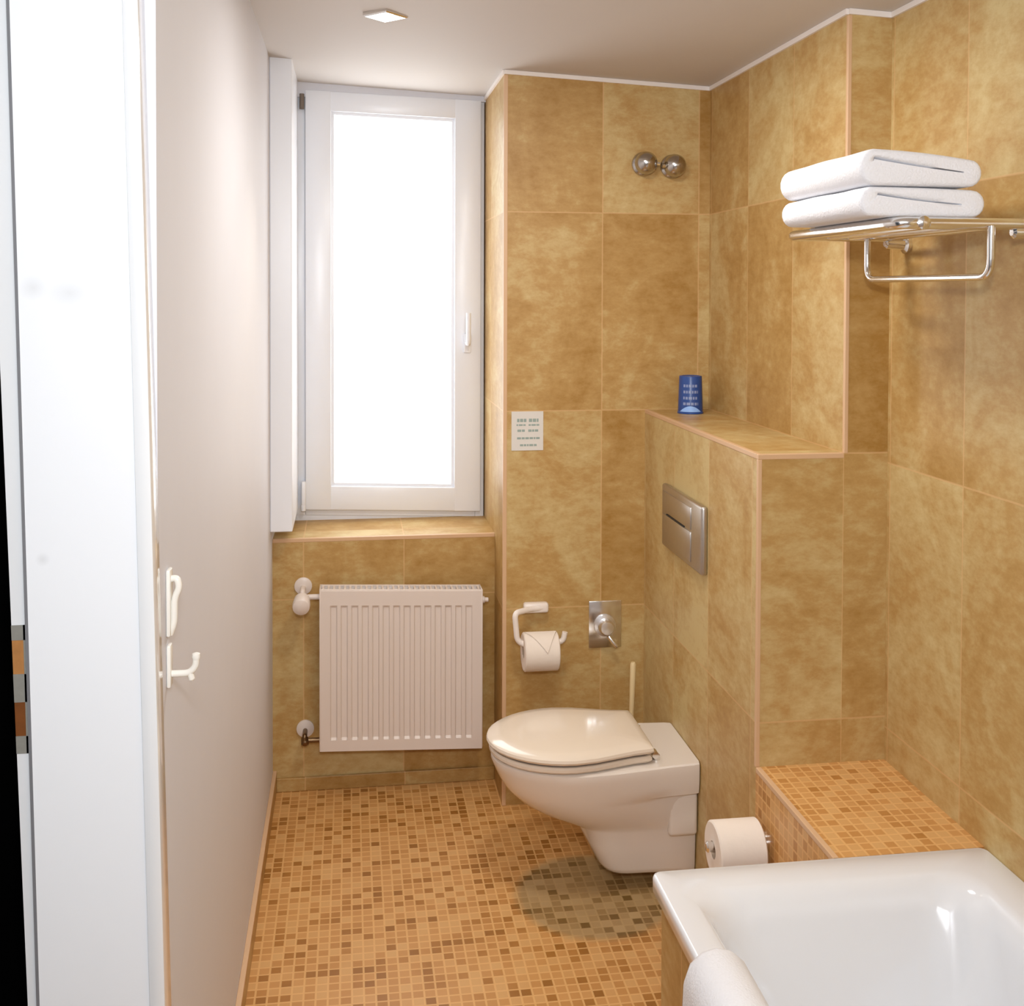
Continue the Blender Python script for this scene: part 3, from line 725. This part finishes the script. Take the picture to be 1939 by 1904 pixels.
# two folded towels, each one mesh: a thick folded bundle whose near end shows the fold between the layers
def towel(label, x0, x1, y0, y1, zb, hl, hr, slit, seed):
    rnd = random.Random(seed); M_ = 14; A_ = 9
    def hgt(u): return hl * (1 - u) + hr * u + 0.004 * math.sin(PI * u) * (1 if hl > hr + .01 else .3)
    def loop(ins, sq_=1.0, lift=0.0):
        """outline of the bundle, inset by ins"""
        pts = []; a, b = x0 + ins, x1 - ins
        rl_, rr_ = hl / 2 * 0.86, hr / 2 * 0.98
        def zz(x, s):
            u = (x - x0) / (x1 - x0); h_ = hgt(u); return zb + h_ / 2 + s * (h_ / 2 - ins) + lift
        xa, xb2 = x0 + rl_, x1 - rr_
        for i in range(M_ + 1): x = xa + (xb2 - xa) * i / M_; pts.append((x, zz(x, -1)))
        for i in range(1, A_):
            t_ = -PI / 2 + PI * i / A_; x = xb2 + (rr_ - ins) * math.cos(t_); pts.append((x, zz(xb2, math.sin(t_))))
        for i in range(M_ + 1): x = xb2 + (xa - xb2) * i / M_; pts.append((x, zz(x, 1)))
        for i in range(1, A_):
            t_ = PI / 2 + PI * i / A_; x = xa + (rl_ - ins) * math.cos(t_); pts.append((x, zz(xa, math.sin(t_))))
        return pts
    def slot(scale):
        """the thin gap between the folded layers, same point count as loop()"""
        sa, sb, fa, fb, wa, wb = slit; pts = []
        xa, xb2 = x0 + (x1 - x0) * sa, x0 + (x1 - x0) * sb
        def mid(t_): u = sa + (sb - sa) * t_; return zb + hgt(u) * (fa + (fb - fa) * t_ - 0.03 * math.sin(PI * t_)), (wa + (wb - wa) * t_) * scale
        for i in range(M_ + 1): m, w_ = mid(i / M_); pts.append((xa + (xb2 - xa) * i / M_, m - w_))
        for i in range(1, A_): m, w_ = mid(1); t_ = -PI / 2 + PI * i / A_; pts.append((xb2 + w_ * math.cos(t_), m + w_ * math.sin(t_)))
        for i in range(M_ + 1): m, w_ = mid(1 - i / M_); pts.append((xb2 + (xa - xb2) * i / M_, m + w_))
        for i in range(1, A_): m, w_ = mid(0); t_ = PI / 2 + PI * i / A_; pts.append((xa + 2.2 * w_ * math.cos(t_), m + w_ * math.sin(t_) - (0.004 if 2 < i < 7 else 0)))
        return pts
    rows = []
    for yy, ins in ((y1, .011), (y1 - .003, .005), (y1 - .010, .001)): rows.append([(x, yy, z) for x, z in loop(ins)])
    for k in range(1, 8):
        yy = y1 - .010 + (y0 + .020 - y1) * k / 8
        rows.append([(x, yy, z + 0.0008 * math.sin(yy * 31 + x * 23 + seed) * (1 if z > zb + .01 else 0)) for x, z in loop(0)])
    for yy, ins in ((y0 + .010, .000), (y0 + .004, .0014), (y0 + .001, .004), (y0, .0075)): rows.append([(x, yy, z) for x, z in loop(ins)])
    L0, S0_ = loop(.0075), slot(1.0)
    rows.append([(a[0] * .45 + b[0] * .55, y0 - .0008, a[1] * .45 + b[1] * .55) for a, b in zip(L0, slot(1.7))])
    rows.append([(x, y0 + .001, z) for x, z in S0_]); rows.append([(x, y0 + .022, z) for x, z in slot(0.55)])
    bm = BM(); rings(bm, rows)
    o = obj('folded_towel', bm, M_TOWEL, None, base=((x0 + x1) / 2, (y0 + y1) / 2, zb), ang=75)
    return tag(o, label, 'towel', 'folded towels on the shelf')
ZT0 = SZ_ + 0.0112
towel('white folded towel, the lower of two stacked on the chrome shelf', 1.106, 1.339, 1.803, 2.165, ZT0, 0.052, 0.048, (.15, .80, .74, .46, .0022, .0012), 1)
towel('white folded towel, the upper of two stacked on the chrome shelf', 1.104, 1.331, 1.800, 2.170, ZT0 + 0.0535, 0.064, 0.045, (.13, .84, .74, .50, .0028, .0010), 2)

# ------------------------------------------------------------------ ceiling lamp
LX, LY = 0.325, 2.765; LZ = zc(0.325)
cl = thing('ceiling_downlight', 'small square chrome downlight glowing in the white ceiling', 'ceiling light', (LX, LY, LZ))
def sq(s, z): return [(LX + s * math.cos(PI / 2 * k), LY + 1.0 * s * math.sin(PI / 2 * k), z) for k in range(4)]
bm = BM(); rings(bm, [sq(.056, LZ + .002), sq(.056, LZ - .005), sq(.050, LZ - .008), sq(.034, LZ - .006), sq(.034, LZ + .002)], True, False, False)
obj('trim_ring', bm, M_CHROME, cl, sm=False)
bm = BM(); lathe(bm, [(0, .021), (-.006, .021), (-.009, .014), (-.010, .002)], (LX, LY, LZ - 0.001), (0, 0, 1), 24); obj('lamp', bm, M_BULB, cl)
sp = bpy.data.lights.new('downlight_beam', 'SPOT'); sp.energy = 9; sp.color = (1.0, 0.85, 0.66); sp.spot_size = math.radians(84); sp.spot_blend = 0.8; sp.shadow_soft_size = 0.03
so = bpy.data.objects.new('downlight_beam', sp); C.objects.link(so); so.location = (LX, LY, LZ - 0.02)
